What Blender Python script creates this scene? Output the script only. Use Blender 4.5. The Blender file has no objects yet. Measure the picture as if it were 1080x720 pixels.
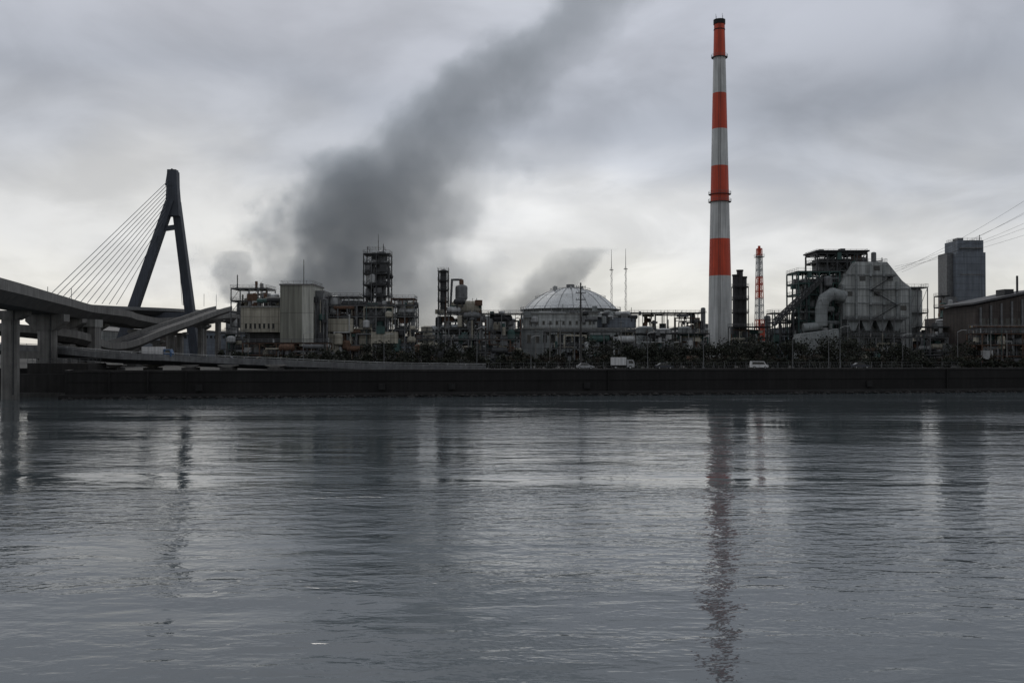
import bpy, bmesh, math, random
import numpy as np
from mathutils import Vector
R = random.Random(7)
F = 1050.0; CH = 10.0
def U(u, d): return (u-540.0)/F*d          # surveyed bearing -> metres east at distance d
def V(v, d): return CH+(372.0-v)/F*d       # surveyed elevation -> metres above water
scene = bpy.context.scene
scene.view_settings.view_transform = 'Standard'
scene.view_settings.look = 'None'
scene.view_settings.exposure = 0
GZ = 5.6

# ------------------------------------------------------------------ materials
def newmat(name):
    m = bpy.data.materials.new(name); m.use_nodes = True
    nt = m.node_tree; nt.nodes.clear()
    return m, nt, nt.nodes, nt.links
def mat(name, col, rough=0.75, var=0.35, scale=0.6, metal=0.0, streak=0.35, panel=None, bump=0.0):
    m, nt, N, L = newmat(name)
    out = N.new('ShaderNodeOutputMaterial'); bs = N.new('ShaderNodeBsdfPrincipled')
    L.new(bs.outputs[0], out.inputs[0])
    bs.inputs['Roughness'].default_value = rough; bs.inputs['Metallic'].default_value = metal
    tc = N.new('ShaderNodeTexCoord')
    n1 = N.new('ShaderNodeTexNoise'); n1.inputs['Scale'].default_value = scale; n1.inputs['Detail'].default_value = 5
    n1.inputs['Roughness'].default_value = 0.65
    L.new(tc.outputs['Object'], n1.inputs['Vector'])
    mp = N.new('ShaderNodeMapping'); mp.inputs['Scale'].default_value = (1.6, 1.6, 0.07)
    L.new(tc.outputs['Object'], mp.inputs['Vector'])
    n2 = N.new('ShaderNodeTexNoise'); n2.inputs['Scale'].default_value = 1.0; n2.inputs['Detail'].default_value = 3
    L.new(mp.outputs[0], n2.inputs['Vector'])
    def rng(src, lo, hi, a=0.3, b=0.7):
        r = N.new('ShaderNodeMapRange'); r.inputs[1].default_value = a; r.inputs[2].default_value = b
        r.inputs[3].default_value = lo; r.inputs[4].default_value = hi
        L.new(src, r.inputs[0]); return r.outputs[0]
    a = rng(n1.outputs['Fac'], 1-var, 1+var*0.5)
    b = rng(n2.outputs['Fac'], 1-streak, 1+streak*0.25)
    mul = N.new('ShaderNodeMath'); mul.operation = 'MULTIPLY'; L.new(a, mul.inputs[0]); L.new(b, mul.inputs[1])
    fac = mul.outputs[0]
    if panel:
        sx = N.new('ShaderNodeSeparateXYZ'); L.new(tc.outputs['Object'], sx.inputs[0])
        ad = N.new('ShaderNodeMath'); L.new(sx.outputs[0], ad.inputs[0]); L.new(sx.outputs[1], ad.inputs[1])
        cb = N.new('ShaderNodeCombineXYZ'); L.new(ad.outputs[0], cb.inputs[0]); L.new(sx.outputs[2], cb.inputs[1])
        br = N.new('ShaderNodeTexBrick'); br.offset = 0.0
        br.inputs['Scale'].default_value = 1.0
        br.inputs['Brick Width'].default_value = panel[0]; br.inputs['Row Height'].default_value = panel[1]
        br.inputs['Mortar Size'].default_value = 0.09
        br.inputs['Color1'].default_value = (1, 1, 1, 1); br.inputs['Color2'].default_value = (0.84, 0.84, 0.84, 1)
        br.inputs['Mortar'].default_value = (0.5, 0.5, 0.5, 1)
        L.new(cb.outputs[0], br.inputs['Vector'])
        m3 = N.new('ShaderNodeMath'); m3.operation = 'MULTIPLY'; L.new(fac, m3.inputs[0]); L.new(br.outputs['Color'], m3.inputs[1])
        fac = m3.outputs[0]
    mx = N.new('ShaderNodeVectorMath'); mx.operation = 'SCALE'
    mx.inputs[0].default_value = col[:3]; L.new(fac, mx.inputs['Scale'])
    L.new(mx.outputs[0], bs.inputs['Base Color'])
    if bump:
        bp = N.new('ShaderNodeBump'); bp.inputs['Strength'].default_value = 1; bp.inputs['Distance'].default_value = bump
        L.new(n1.outputs['Fac'], bp.inputs['Height']); L.new(bp.outputs[0], bs.inputs['Normal'])
    return m
M = {}
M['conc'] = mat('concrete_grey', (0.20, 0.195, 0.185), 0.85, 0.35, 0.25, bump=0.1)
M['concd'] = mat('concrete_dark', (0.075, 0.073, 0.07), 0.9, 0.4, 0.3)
M['concl'] = mat('concrete_light', (0.28, 0.28, 0.265), 0.85, 0.3, 0.25)
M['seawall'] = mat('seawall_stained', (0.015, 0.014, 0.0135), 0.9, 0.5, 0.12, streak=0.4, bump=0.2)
M['coping'] = mat('seawall_coping', (0.032, 0.03, 0.029), 0.9, 0.4, 0.3)
M['asphalt'] = mat('asphalt', (0.05, 0.05, 0.052), 0.85, 0.3, 0.4)
M['paint'] = mat('road_paint', (0.7, 0.7, 0.68), 0.6, 0.2)
M['steeld'] = mat('steel_dark', (0.040, 0.042, 0.045), 0.6, 0.4, 1.0)
M['steel'] = mat('steel_grey', (0.16, 0.165, 0.17), 0.55, 0.4, 0.8)
M['steell'] = mat('steel_pale', (0.45, 0.46, 0.46), 0.5, 0.3, 0.6)
M['rust'] = mat('rusty_steel', (0.15, 0.085, 0.055), 0.85, 0.5, 1.2)
M['beige'] = mat('beige_cladding', (0.46, 0.43, 0.35), 0.8, 0.2, 0.2, panel=(3.0, 2.4))
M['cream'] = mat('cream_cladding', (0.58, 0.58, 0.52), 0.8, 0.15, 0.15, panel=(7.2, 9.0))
M['creamd'] = mat('dark_cream_cladding', (0.26, 0.26, 0.22), 0.8, 0.15, 0.15, panel=(7.2, 9.0))  # same cream cladding in a darker tone, left part of the main block
M['yellow'] = mat('ochre_paint', (0.38, 0.27, 0.09), 0.7, 0.35, 0.8)
M['green'] = mat('green_paint', (0.05, 0.105, 0.095), 0.65, 0.35, 0.8)
M['clad'] = mat('grey_cladding', (0.29, 0.31, 0.31), 0.7, 0.25, 0.2, panel=(4.0, 3.0))
M['cladl'] = mat('pale_cladding', (0.47, 0.49, 0.48), 0.7, 0.25, 0.15, panel=(5.0, 3.5), streak=0.5)
M['cladb'] = mat('bluegrey_cladding', (0.18, 0.205, 0.24), 0.7, 0.25, 0.2, panel=(6.0, 2.8))
M['brown'] = mat('brown_cladding', (0.085, 0.07, 0.063), 0.8, 0.3, 0.4, panel=(2.4, 6.0))
M['roof'] = mat('roof_sheet', (0.10, 0.10, 0.105), 0.7, 0.3, 0.3)
M['glass'] = mat('dark_glass', (0.015, 0.018, 0.02), 0.12, 0.1, 1.0)
M['domem'] = mat('tank_aluminium', (0.68, 0.70, 0.70), 0.5, 0.2, 0.12, metal=0.1, streak=0.3)
M['shellm'] = mat('tank_shell_grey', (0.26, 0.28, 0.28), 0.6, 0.3, 0.12, streak=0.4)
M['red'] = mat('chimney_red', (0.60, 0.065, 0.022), 0.55, 0.18, 0.12, streak=0.3)
M['white'] = mat('chimney_white', (0.60, 0.61, 0.60), 0.55, 0.18, 0.12, streak=0.35)
M['soot'] = mat('soot_black', (0.02, 0.02, 0.02), 0.9, 0.3)
M['pylon'] = mat('pylon_haze_blue_grey', (0.055, 0.065, 0.085), 0.6, 0.2, 0.1)  # bluish distance haze put into the base colour of the far pylon
M['cable'] = mat('cable_sheath', (0.10, 0.11, 0.125), 0.5, 0.1)
M['bark'] = mat('bark', (0.05, 0.04, 0.03), 0.95, 0.3)
M['tyre'] = mat('tyre_rubber', (0.02, 0.02, 0.02), 0.9, 0.1)
M['carw'] = mat('white_car_paint', (0.7, 0.7, 0.7), 0.3, 0.05)
M['cars'] = mat('silver_car_paint', (0.35, 0.36, 0.38), 0.3, 0.05, metal=0.3)
M['card'] = mat('dark_car_paint', (0.03, 0.035, 0.05), 0.3, 0.05)
M['truckb'] = mat('blue_truck_paint', (0.05, 0.12, 0.25), 0.4, 0.1)
def leafmat(name, c0, c1):
    m, nt, N, L = newmat(name)
    out = N.new('ShaderNodeOutputMaterial'); bs = N.new('ShaderNodeBsdfPrincipled'); L.new(bs.outputs[0], out.inputs[0])
    bs.inputs['Roughness'].default_value = 0.9
    tc = N.new('ShaderNodeTexCoord'); n = N.new('ShaderNodeTexNoise'); n.inputs['Scale'].default_value = 0.5; n.inputs['Detail'].default_value = 3
    L.new(tc.outputs['Object'], n.inputs['Vector'])
    cr = N.new('ShaderNodeValToRGB'); cr.color_ramp.elements[0].position = .35; cr.color_ramp.elements[1].position = .65
    cr.color_ramp.elements[0].color = (*c0, 1); cr.color_ramp.elements[1].color = (*c1, 1)
    L.new(n.outputs['Fac'], cr.inputs[0]); L.new(cr.outputs[0], bs.inputs['Base Color'])
    return m
M['leaf'] = leafmat('evergreen_leaves', (0.010, 0.013, 0.009), (0.030, 0.034, 0.021))
M['leafb'] = leafmat('brown_leaves', (0.018, 0.015, 0.011), (0.045, 0.036, 0.022))

# ------------------------------------------------------------------ builder
class Obj:
    def __init__(s, name, at_origin=False):
        s.name = name; s.parts = {}; s.o0 = at_origin; s.part('body')
    def part(s, n):
        s.cur = s.parts.setdefault(n, dict(v=[], f=[], m=[], s=[])); return s
    def _add(s, vs, fs, m, smooth=False):
        c = s.cur; b = len(c['v']); c['v'] += [tuple(v) for v in vs]
        for f in fs:
            c['f'].append([b+i for i in f]); c['m'].append(m); c['s'].append(smooth)
    def box(s, x0, x1, y0, y1, z0, z1, m):
        v = [(x, y, z) for z in (z0, z1) for y in (y0, y1) for x in (x0, x1)]
        s._add(v, [(0,2,3,1),(4,5,7,6),(0,1,5,4),(2,6,7,3),(0,4,6,2),(1,3,7,5)], m)
    def prism(s, poly, y0, y1, m):      # polygon in x,z extruded along y
        n = len(poly); v = [(x, y0, z) for x, z in poly]+[(x, y1, z) for x, z in poly]
        s._add(v, [tuple(range(n)), tuple(range(2*n-1, n-1, -1))]+[(i, i+n, (i+1) % n+n, (i+1) % n) for i in range(n)], m)
    def cyl(s, p0, p1, r0, r1=None, m='steel', n=10, cap=True):
        if r1 is None: r1 = r0
        p0 = Vector(p0); p1 = Vector(p1); a = (p1-p0)
        if a.length < 1e-6: return
        a.normalize(); h = Vector((0, 0, 1)) if abs(a.z) < 0.95 else Vector((1, 0, 0))
        x = a.cross(h).normalized(); y = a.cross(x)
        v = []
        for p, r in ((p0, r0), (p1, r1)):
            for i in range(n):
                t = 2*math.pi*(i+.5)/n; v.append(p+x*math.cos(t)*r+y*math.sin(t)*r)
        s._add(v, [(i, (i+1) % n, (i+1) % n+n, i+n) for i in range(n)], m, n > 6)
        if cap: s._add(v[:n], [tuple(range(n))], m); s._add(v[n:], [tuple(range(n))], m)
    def beam(s, p0, p1, w, m='steel'): s.cyl(p0, p1, w*0.7, None, m, 4)
    def dome(s, c, r, h, m, n=32, k=8, down=False):
        v = []; c = Vector(c); sg = -1 if down else 1
        for j in range(k):
            a = math.pi/2*j/k
            for i in range(n):
                t = 2*math.pi*(i+.5)/n; v.append(c+Vector((math.cos(t)*r*math.cos(a), math.sin(t)*r*math.cos(a), sg*h*math.sin(a))))
        v.append(c+Vector((0, 0, sg*h)))
        f = [(j*n+i, j*n+(i+1) % n, (j+1)*n+(i+1) % n, (j+1)*n+i) for j in range(k-1) for i in range(n)]
        f += [((k-1)*n+i, (k-1)*n+(i+1) % n, k*n) for i in range(n)]
        s._add(v, f, m, True)
    def vessel(s, x, y, z0, z1, r, m):
        s.cyl((x, y, z0+r*.5), (x, y, z1-r*.5), r, None, m, 16, False)
        s.dome((x, y, z1-r*.5), r, r*.5, m, 16, 4); s.dome((x, y, z0+r*.5), r, r*.5, m, 16, 4, True)
        for k in range(4):
            t = k*math.pi/2+.4; s.beam((x+math.cos(t)*r*.8, y+math.sin(t)*r*.8, z0-1.2), (x+math.cos(t)*r*.8, y+math.sin(t)*r*.8, z0+r*.6), .2, 'steeld')
    def drum(s, x0, x1, y, z, r, m):
        s.cyl((x0, y, z), (x1, y, z), r, None, m, 16)
        for a, b in ((x0, -1), (x1, 1)):
            s.cyl((a, y, z), (a+b*r*.3, y, z), r, r*.75, m, 16); s.cyl((a+b*r*.3, y, z), (a+b*r*.5, y, z), r*.75, r*.3, m, 16)
        for t in (.2, .8):
            x = x0+(x1-x0)*t; s.box(x-.25, x+.25, y-r*.8, y+r*.8, z-r-1.0, z-r*.6, 'steeld')
    def tube(s, pts, r, m, n=10):
        for a, b in zip(pts[:-1], pts[1:]): s.cyl(a, b, r, None, m, n)
        for p in pts[1:-1]:
            s.dome(p, r*1.02, r*1.02, m, n, 3); s.dome(p, r*1.02, r*1.02, m, n, 3, True)
    def rail(s, x0, x1, y0, y1, z, m='steel', step=2.0, h=1.1, w=.07):
        for (ax, ay, bx, by) in ((x0, y0, x1, y0), (x1, y0, x1, y1), (x1, y1, x0, y1), (x0, y1, x0, y0)):
            for hh in (h, h*.5): s.beam((ax, ay, z+hh), (bx, by, z+hh), w, m)
            k = max(1, int(math.hypot(bx-ax, by-ay)/step))
            for i in range(k):
                t = i/k; s.beam((ax+(bx-ax)*t, ay+(by-ay)*t, z), (ax+(bx-ax)*t, ay+(by-ay)*t, z+h), w, m)
    def frame(s, x0, x1, y0, y1, z0, zs, nx, ny, m='steel', w=.35, brace=.5, deck=True, rail=True):
        xs = [x0+(x1-x0)*i/nx for i in range(nx+1)]; ys = [y0+(y1-y0)*i/ny for i in range(ny+1)]
        for x in xs:
            for y in ys: s.beam((x, y, z0), (x, y, zs[-1]), w, m)
        pz = z0
        for z in zs:
            for y in ys: s.beam((x0, y, z), (x1, y, z), w*.8, m)
            for x in xs: s.beam((x, y0, z), (x, y1, z), w*.8, m)
            if deck: s.box(x0-.3, x1+.3, y0-.3, y1+.3, z+w*.6, z+w*.6+.15, 'steeld')
            if rail: s.rail(x0-.2, x1+.2, y0-.2, y1+.2, z+w*.6+.15)
            for i in range(nx):
                if R.random() < brace:
                    s.beam((xs[i], y0, pz), (xs[i+1], y0, z), w*.4, m)
                    if R.random() < .5: s.beam((xs[i+1], y0, pz), (xs[i], y0, z), w*.4, m)
            pz = z
    def clutter(s, x0, x1, y0, y1, z0, z1, n, mats=('steel', 'steell', 'rust', 'beige', 'steeld', 'green', 'steel')):
        for _ in range(n):
            k = R.random(); x = R.uniform(x0, x1); y = R.uniform(y0, y1); m = R.choice(mats)
            if k < .3:
                a = R.uniform(x0, x1); b = min(x1, a+R.uniform(3, 14)); z = R.uniform(z0, z1); r = R.uniform(.12, .4)
                s.tube([(a, y, R.uniform(z0, z1)), (a, y, z), (b, y, z), (b, y, R.uniform(z0, z1))], r, m, 8)
            elif k < .5:
                r = R.uniform(.6, 1.6); h = R.uniform(2, 5); z = R.uniform(z0, max(z0+.1, z1-h)); s.vessel(x, y, z, z+h, r, m)
            elif k < .62:
                r = R.uniform(.6, 1.3); z = R.uniform(z0+r, z1); s.drum(x, min(x+R.uniform(3, 7), x1+1), y, z, r, m)
            elif k < .85:
                w = R.uniform(.8, 3); h = R.uniform(.8, 2.8); z = R.uniform(z0, z1-.5); s.box(x-w/2, x+w/2, y-1, y+1, z, z+h, m)
            else:
                s.beam((x, y, z0), (x, y, z1+R.uniform(0, 2)), .18, m)
    def windows(s, x0, x1, y, z0, z1, nx, nz, fill=.6, m='glass'):
        dx = (x1-x0)/nx; dz = (z1-z0)/nz
        for i in range(nx):
            for j in range(nz):
                cx = x0+dx*(i+.5); cz = z0+dz*(j+.5)
                s.box(cx-dx*fill/2, cx+dx*fill/2, y-.06, y+.1, cz-dz*fill/2, cz+dz*fill/2, m)
                s.box(cx-dx*fill/2-.1, cx+dx*fill/2+.1, y-.2, y+.05, cz-dz*fill/2-.18, cz-dz*fill/2-.003, 'conc')
    def finish(s):
        parts = {k: p for k, p in s.parts.items() if p['v']}
        av = np.array([v for p in parts.values() for v in p['v']])
        lo = av.min(0); hi = av.max(0)
        loc = Vector((0, 0, 0)) if s.o0 else Vector(((lo[0]+hi[0])/2, (lo[1]+hi[1])/2, lo[2]))
        par = None
        if len(parts) > 1:
            par = bpy.data.objects.new(s.name, None); scene.collection.objects.link(par); par.location = loc
        for k, p in parts.items():
            me = bpy.data.meshes.new(s.name+'_'+k)
            me.from_pydata([(v[0]-loc.x, v[1]-loc.y, v[2]-loc.z) for v in p['v']], [], p['f'])
            names = sorted(set(p['m'])); ix = {n: i for i, n in enumerate(names)}
            for n in names: me.materials.append(M[n])
            me.polygons.foreach_set('material_index', [ix[m] for m in p['m']])
            me.polygons.foreach_set('use_smooth', p['s'])
            bm = bmesh.new(); bm.from_mesh(me); bmesh.ops.recalc_face_normals(bm, faces=bm.faces); bm.to_mesh(me); bm.free()
            ob = bpy.data.objects.new(k if par else s.name, me); scene.collection.objects.link(ob)
            if par: ob.parent = par
            else: ob.location = loc
        return s

def smoothpath(pts, k=6):
    P = [Vector(p) for p in pts]; P = [P[0]*2-P[1]]+P+[P[-1]*2-P[-2]]; o = []
    for i in range(1, len(P)-2):
        for j in range(k):
            t = j/k; a, b, c, d = P[i-1:i+3]
            o.append(.5*((2*b)+(c-a)*t+(2*a-5*b+4*c-d)*t*t+(3*b-a-3*c+d)*t**3))
    o.append(P[-2]); return o
def sweep(o, path, sec, m, y_up=True):
    n = len(sec); v = []
    for i, p in enumerate(path):
        a = path[max(0, i-1)]; b = path[min(len(path)-1, i+1)]; t = (b-a); t.z = 0; t.normalize(); nn = Vector((t.y, -t.x, 0))
        for (s_, z) in sec: v.append(p+nn*s_+Vector((0, 0, z)))
    f = [(i*n+j, i*n+(j+1) % n, (i+1)*n+(j+1) % n, (i+1)*n+j) for i in range(len(path)-1) for j in range(n)]
    f += [tuple(range(n)), tuple(range(len(v)-n, len(v)))]
    o._add(v, f, m)
def roaddeck(o, pts, w, t, ph=1.1, gm='concd', pm='conc', k=6):
    path = smoothpath(pts, k)
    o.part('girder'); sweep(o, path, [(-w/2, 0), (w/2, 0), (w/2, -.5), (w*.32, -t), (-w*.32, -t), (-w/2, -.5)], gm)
    o.part('parapets')
    for s_ in (-1, 1):
        a, b = sorted((s_*(w/2+.02), s_*(w/2-.35)))
        sweep(o, path, [(a, .01), (b, .01), (b, ph), (a, ph)], pm)
        a, b = sorted((s_*(w/2+.06), s_*(w/2+.03)))
        sweep(o, path, [(a, -.5), (b, -.5), (b, ph-.3), (a, ph-.3)], pm)
    o.part('carriageway'); sweep(o, path, [(-w/2+.4, .004), (w/2-.4, .004), (w/2-.4, .02), (-w/2+.4, .02)], 'asphalt')
    o.part('lane_lines')
    for s_ in (-w/2+.9, -.08, w/2-.9): sweep(o, path, [(s_, .024), (s_+.15, .024), (s_+.15, .028), (s_, .028)], 'paint')
    return path
def pier(o, x, y, z0, z1, w, capw, caph=2.4, m='conc', depth=3.0):
    o.part('piers')
    b = .25*w
    o._add([(x+sx*(w/2 - (b if e else 0)), y+sy*(depth/2-(0 if e else b)), z) for z in (z0, z1-caph) for (sx, sy, e) in ((-1,-1,0),(-1,-1,1),(1,-1,1),(1,-1,0),(1,1,0),(1,1,1),(-1,1,1),(-1,1,0))],
           [tuple(range(8)), tuple(range(8, 16))]+[(i, (i+1) % 8, (i+1) % 8+8, i+8) for i in range(8)], m)
    o.prism([(x-w/2, z1-caph-.01), (x+w/2, z1-caph-.01), (x+capw/2, z1-caph*.45), (x+capw/2, z1), (x-capw/2, z1), (x-capw/2, z1-caph*.45)], y-depth/2-.1, y+depth/2+.1, m)
    o.box(x-w*.9, x+w*.9, y-depth*.9, y+depth*.9, z0-.5, z0+1.0, 'concd')

# ------------------------------------------------------------------ ground / water
BX0 = -97.0
def bank(x): return 233+0.174*x
far = 9000
shore = [(-9000, 246), (-112, 246), (-104, 236), (BX0, bank(BX0)), (600, bank(600)), (9000, bank(600)+900)]
g = Obj('ground', True)
v = [(x, y, GZ) for x, y in shore]+[(9000, far, GZ), (-9000, far, GZ)]
g._add(v, [tuple(range(len(v)))], 'ground_m')
M['ground_m'] = mat('gravel_ground', (0.05, 0.049, 0.045), 0.95, 0.5, 0.08)
g.finish()
w = Obj('seawall', True)
P = [Vector((x, y, 0)) for x, y in [(-900, 246), (-112, 246), (-104, 236), (BX0, bank(BX0)), (600, bank(600))]]
path = []
for a, b in zip(P[:-1], P[1:]):
    k = max(1, int((b-a).length/8));  path += [a+(b-a)*i/k for i in range(k)]
path.append(P[-1])
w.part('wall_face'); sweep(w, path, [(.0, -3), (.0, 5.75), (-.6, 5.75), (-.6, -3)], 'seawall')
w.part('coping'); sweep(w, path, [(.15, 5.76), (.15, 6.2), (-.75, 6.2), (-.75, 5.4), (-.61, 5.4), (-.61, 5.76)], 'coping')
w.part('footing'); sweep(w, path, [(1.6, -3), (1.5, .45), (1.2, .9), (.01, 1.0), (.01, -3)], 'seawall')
w.part('tide_ledge'); sweep(w, path, [(.02, 3.6), (.16, 3.6), (.16, 3.85), (.02, 3.85)], 'seawall')
w.part('joints')
for i, p in enumerate(path[:-1]):
    if p.x > -108 and p.x < 300:
        if R.random() < .12: w.box(p.x+1, p.x+1.3, p.y-.3, p.y+.5, 1.1, 6.0, 'seawall')
        if R.random() < .2: w.box(p.x+3.2, p.x+4.6, p.y-.02, p.y+.9, 1.6, 3.0, 'soot')
w.finish()
rk = Obj('riprap_rocks', True)
for i in range(900):
    x = R.uniform(BX0, 300); y = bank(x)-1.5-R.random()*1.8; r = R.uniform(.25, .9); z = R.uniform(-.3, .3)
    vs = [(x+r*a*R.uniform(.6, 1.2), y+r*b*R.uniform(.6, 1.2), z+r*c*R.uniform(.4, .8)) for a, b, c in ((1,0,0),(-1,0,0),(0,1,0),(0,-1,0),(0,0,1),(0,0,-1))]
    rk._add(vs, [(0,2,4),(2,1,4),(1,3,4),(3,0,4),(2,0,5),(1,2,5),(3,1,5),(0,3,5)], 'coping')
rk.finish()

m, nt, N, L = newmat('river_water'); M['water'] = m
out = N.new('ShaderNodeOutputMaterial'); bs = N.new('ShaderNodeBsdfPrincipled'); L.new(bs.outputs[0], out.inputs[0])
bs.inputs['Base Color'].default_value = (0.070, 0.086, 0.094, 1); bs.inputs['IOR'].default_value = 1.38
tc = N.new('ShaderNodeTexCoord')
def wnoise(sc, scale, detail, rough=.5, rot=0.0, dist=0.0):
    mp = N.new('ShaderNodeMapping'); mp.inputs['Scale'].default_value = sc; mp.inputs['Rotation'].default_value = (0, 0, rot); L.new(tc.outputs['Object'], mp.inputs[0])
    n = N.new('ShaderNodeTexNoise'); n.inputs['Scale'].default_value = scale; n.inputs['Detail'].default_value = detail; n.inputs['Roughness'].default_value = rough; n.inputs['Distortion'].default_value = dist
    L.new(mp.outputs[0], n.inputs['Vector']); return n.outputs['Fac']
def mth(op, a, b=None, c=None):
    n = N.new('ShaderNodeMath'); n.operation = op
    for i, q in enumerate((a, b, c)):
        if q is None: continue
        if isinstance(q, (int, float)): n.inputs[i].default_value = q
        else: L.new(q, n.inputs[i])
    return n.outputs[0]
def mrange(x, a, b, c, d, smooth=True):
    r = N.new('ShaderNodeMapRange'); r.interpolation_type = 'SMOOTHSTEP' if smooth else 'LINEAR'
    for i, q in enumerate((a, b, c, d)): r.inputs[i+1].default_value = q
    L.new(x, r.inputs[0]); return r.outputs[0]
swell = wnoise((.5, 1, 1), .22, 2, .5, .15)
rip = wnoise((.5, 1, 1), 1.0, 3, .5, -.2, .4)
fine = wnoise((.6, 1, 1), 3.6, 2, .5, .3)
patch = wnoise((.22, 1, 1), .03, 4, .6, .08, .5)
patch2 = wnoise((.15, 1, 1), .11, 3, .5, -.05)
pm = mth('MULTIPLY', mrange(patch, .38, .62, .28, 1.3), mrange(patch2, .35, .62, .5, 1.25))
h = mth('ADD', mth('MULTIPLY', swell, .13), mth('ADD', mth('MULTIPLY', mth('MULTIPLY', rip, pm), .088), mth('MULTIPLY', mth('MULTIPLY', fine, pm), .015)))
bp = N.new('ShaderNodeBump'); bp.inputs['Strength'].default_value = 1; bp.inputs['Distance'].default_value = 1.0
L.new(h, bp.inputs['Height']); L.new(bp.outputs[0], bs.inputs['Normal'])
L.new(mrange(pm, .15, 1.2, .03, .09), bs.inputs['Roughness'])
wt = Obj('water', True); wt._add([(-9000, -400, 0), (9000, -400, 0), (9000, far, 0), (-9000, far, 0)], [(0, 1, 2, 3)], 'water'); wt.finish()

# ------------------------------------------------------------------ chimney
D = 400
c = Obj('striped_chimney'); cx = U(759.5, D)
def cr(v): return (12.9-(356-v)/332*7.3)/F*D
c.part('shaft')
bands = [(356, 291, 'white'), (291, 252, 'red'), (252, 213, 'white'), (213, 175, 'red'), (175, 136, 'white'), (136, 98, 'red'), (98, 60, 'white'), (60, 24, 'red')]
for a, b, m_ in bands: c.cyl((cx, D, V(a, D) if a < 356 else GZ), (cx, D, V(b, D)), cr(a), cr(b), m_, 40, False)
c.part('cap'); c.cyl((cx, D, V(24, D)-.3), (cx, D, V(20, D)), cr(24)+.25, None, 'soot', 32); c.cyl((cx, D, V(31, D)), (cx, D, V(30, D)), cr(30)+.12, None, 'soot', 32)
c.part('platforms')
for v_ in (60, 205, 213):
    z = V(v_, D); r = cr(v_)+.8
    c.cyl((cx, D, z-.08), (cx, D, z+.08), r, None, 'steeld', 24)
    for k in range(24):
        t = 2*math.pi*k/24; p = (cx+math.cos(t)*r, D+math.sin(t)*r); q = (cx+math.cos(t+.262)*r, D+math.sin(t+.262)*r)
        c.beam((*p, z), (*p, z+1.2), .06, 'steel'); c.beam((*p, z+1.2), (*q, z+1.2), .06, 'steel'); c.beam((*p, z+.6), (*q, z+.6), .05, 'steel')
c.part('ladder')
for dx in (-.35, .35): c.beam((cx-1.5+dx, D-cr(356)+.1-.3, GZ), (cx-.3+dx, D-cr(24)-.25, V(24, D)), .09, 'steeld')
c.part('lightning_rods')
for k in range(4):
    t = k*math.pi/2+.5; c.cyl((cx+1.8*math.cos(t), D+1.8*math.sin(t), V(20, D)), (cx+1.8*math.cos(t), D+1.8*math.sin(t), V(20, D)+2.2), .06, None, 'steeld', 5)
c.part('base'); c.cyl((cx, D, GZ-.2), (cx, D, GZ+2), 6.5, 5.4, 'conc', 24)
c.finish()

# ------------------------------------------------------------------ cable-stayed bridge
b = Obj('cable_stayed_bridge')
b.part('pylon')
def quadleg(p0, p1, w0, w1, t0, t1, m='pylon'):
    v = []
    for p, w_, t_ in ((p0, w0, t0), (p1, w1, t1)):
        for sx, sy in ((-1, -1), (1, -1), (1, 1), (-1, 1)): v.append((p[0]+sx*w_/2, p[1]+sy*t_/2, p[2]))
    b._add(v, [(0,1,2,3),(4,5,6,7)]+[(i, (i+1) % 4, (i+1) % 4+4, i+4) for i in range(4)], m)
D = 600
quadleg((U(182.5, D), 600, V(228, D)), (U(181.5, D), 600, V(179, D)), 8.5, 5.2, 6, 5)
b.prism([(U(175, D), V(196, D)), (U(177, D), V(183, D)), (U(182, D), V(178, D)), (U(187, D), V(181, D)), (U(187.4, D), V(196, D))], 597.2, 602.8, 'pylon')
quadleg((U(129, D), 590, GZ), (U(180, D), 599, V(212, D)), 6, 5, 6, 5)
quadleg((U(200.5, D), 612, GZ), (U(184.5, D), 601, V(212, D)), 5.4, 4.6, 6, 5)
b.beam((U(166, D), 597, V(243, D)), (U(188, D), 603, V(238, D)), 3.0, 'pylon')
b.beam((U(137, D), 592, V(333, D)), (U(199, D), 610, V(333, D)), 4.5, 'pylon')
dk = [(U(-150, 380), 380, 33.5), (U(-40, 410), 410, 33.3), (U(42, 452), 452, V(321, 452)), (U(100, 520), 520, V(325, 520)), (U(160, 600), 600, V(327, 600)), (U(205, 690), 690, V(329, 690)), (U(260, 860), 860, V(331, 860)), (U(330, 1200), 1200, V(340, 1200))]
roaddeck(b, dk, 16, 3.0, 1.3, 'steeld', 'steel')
b.part('cables')
for i in range(11):
    t = i/10; d1 = 452+(590-452)*(t*.9)
    u1 = 46+(135-46)*t*.86
    z1 = V(317+4*t, d1)
    b.cyl((U(179, 600), 600, V(188+t*38, 600)), (U(u1, d1), d1, z1), .17, None, 'cable', 5)
    b.cyl((U(184.5, 600), 601, V(188+t*38, 600)), (U(205-t*13, 640+50*(1-t)), 640+50*(1-t), V(323, 660)), .15, None, 'cable', 5)
b.part('deck_piers')
for (u_, d_) in ((-40, 410), (60, 475), (245, 800)): b.box(U(u_, d_)-3, U(u_, d_)+3, d_-2, d_+2, GZ, V(332, d_)-1.5, 'conc')
b.part('lamp_masts')
for (u_, d_) in ((50, 455), (75, 480), (215, 720), (228, 760)):
    b.cyl((U(u_, d_), d_, V(323, d_)), (U(u_, d_), d_, V(323, d_)+9), .15, None, 'steel', 6)
b.finish()

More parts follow.
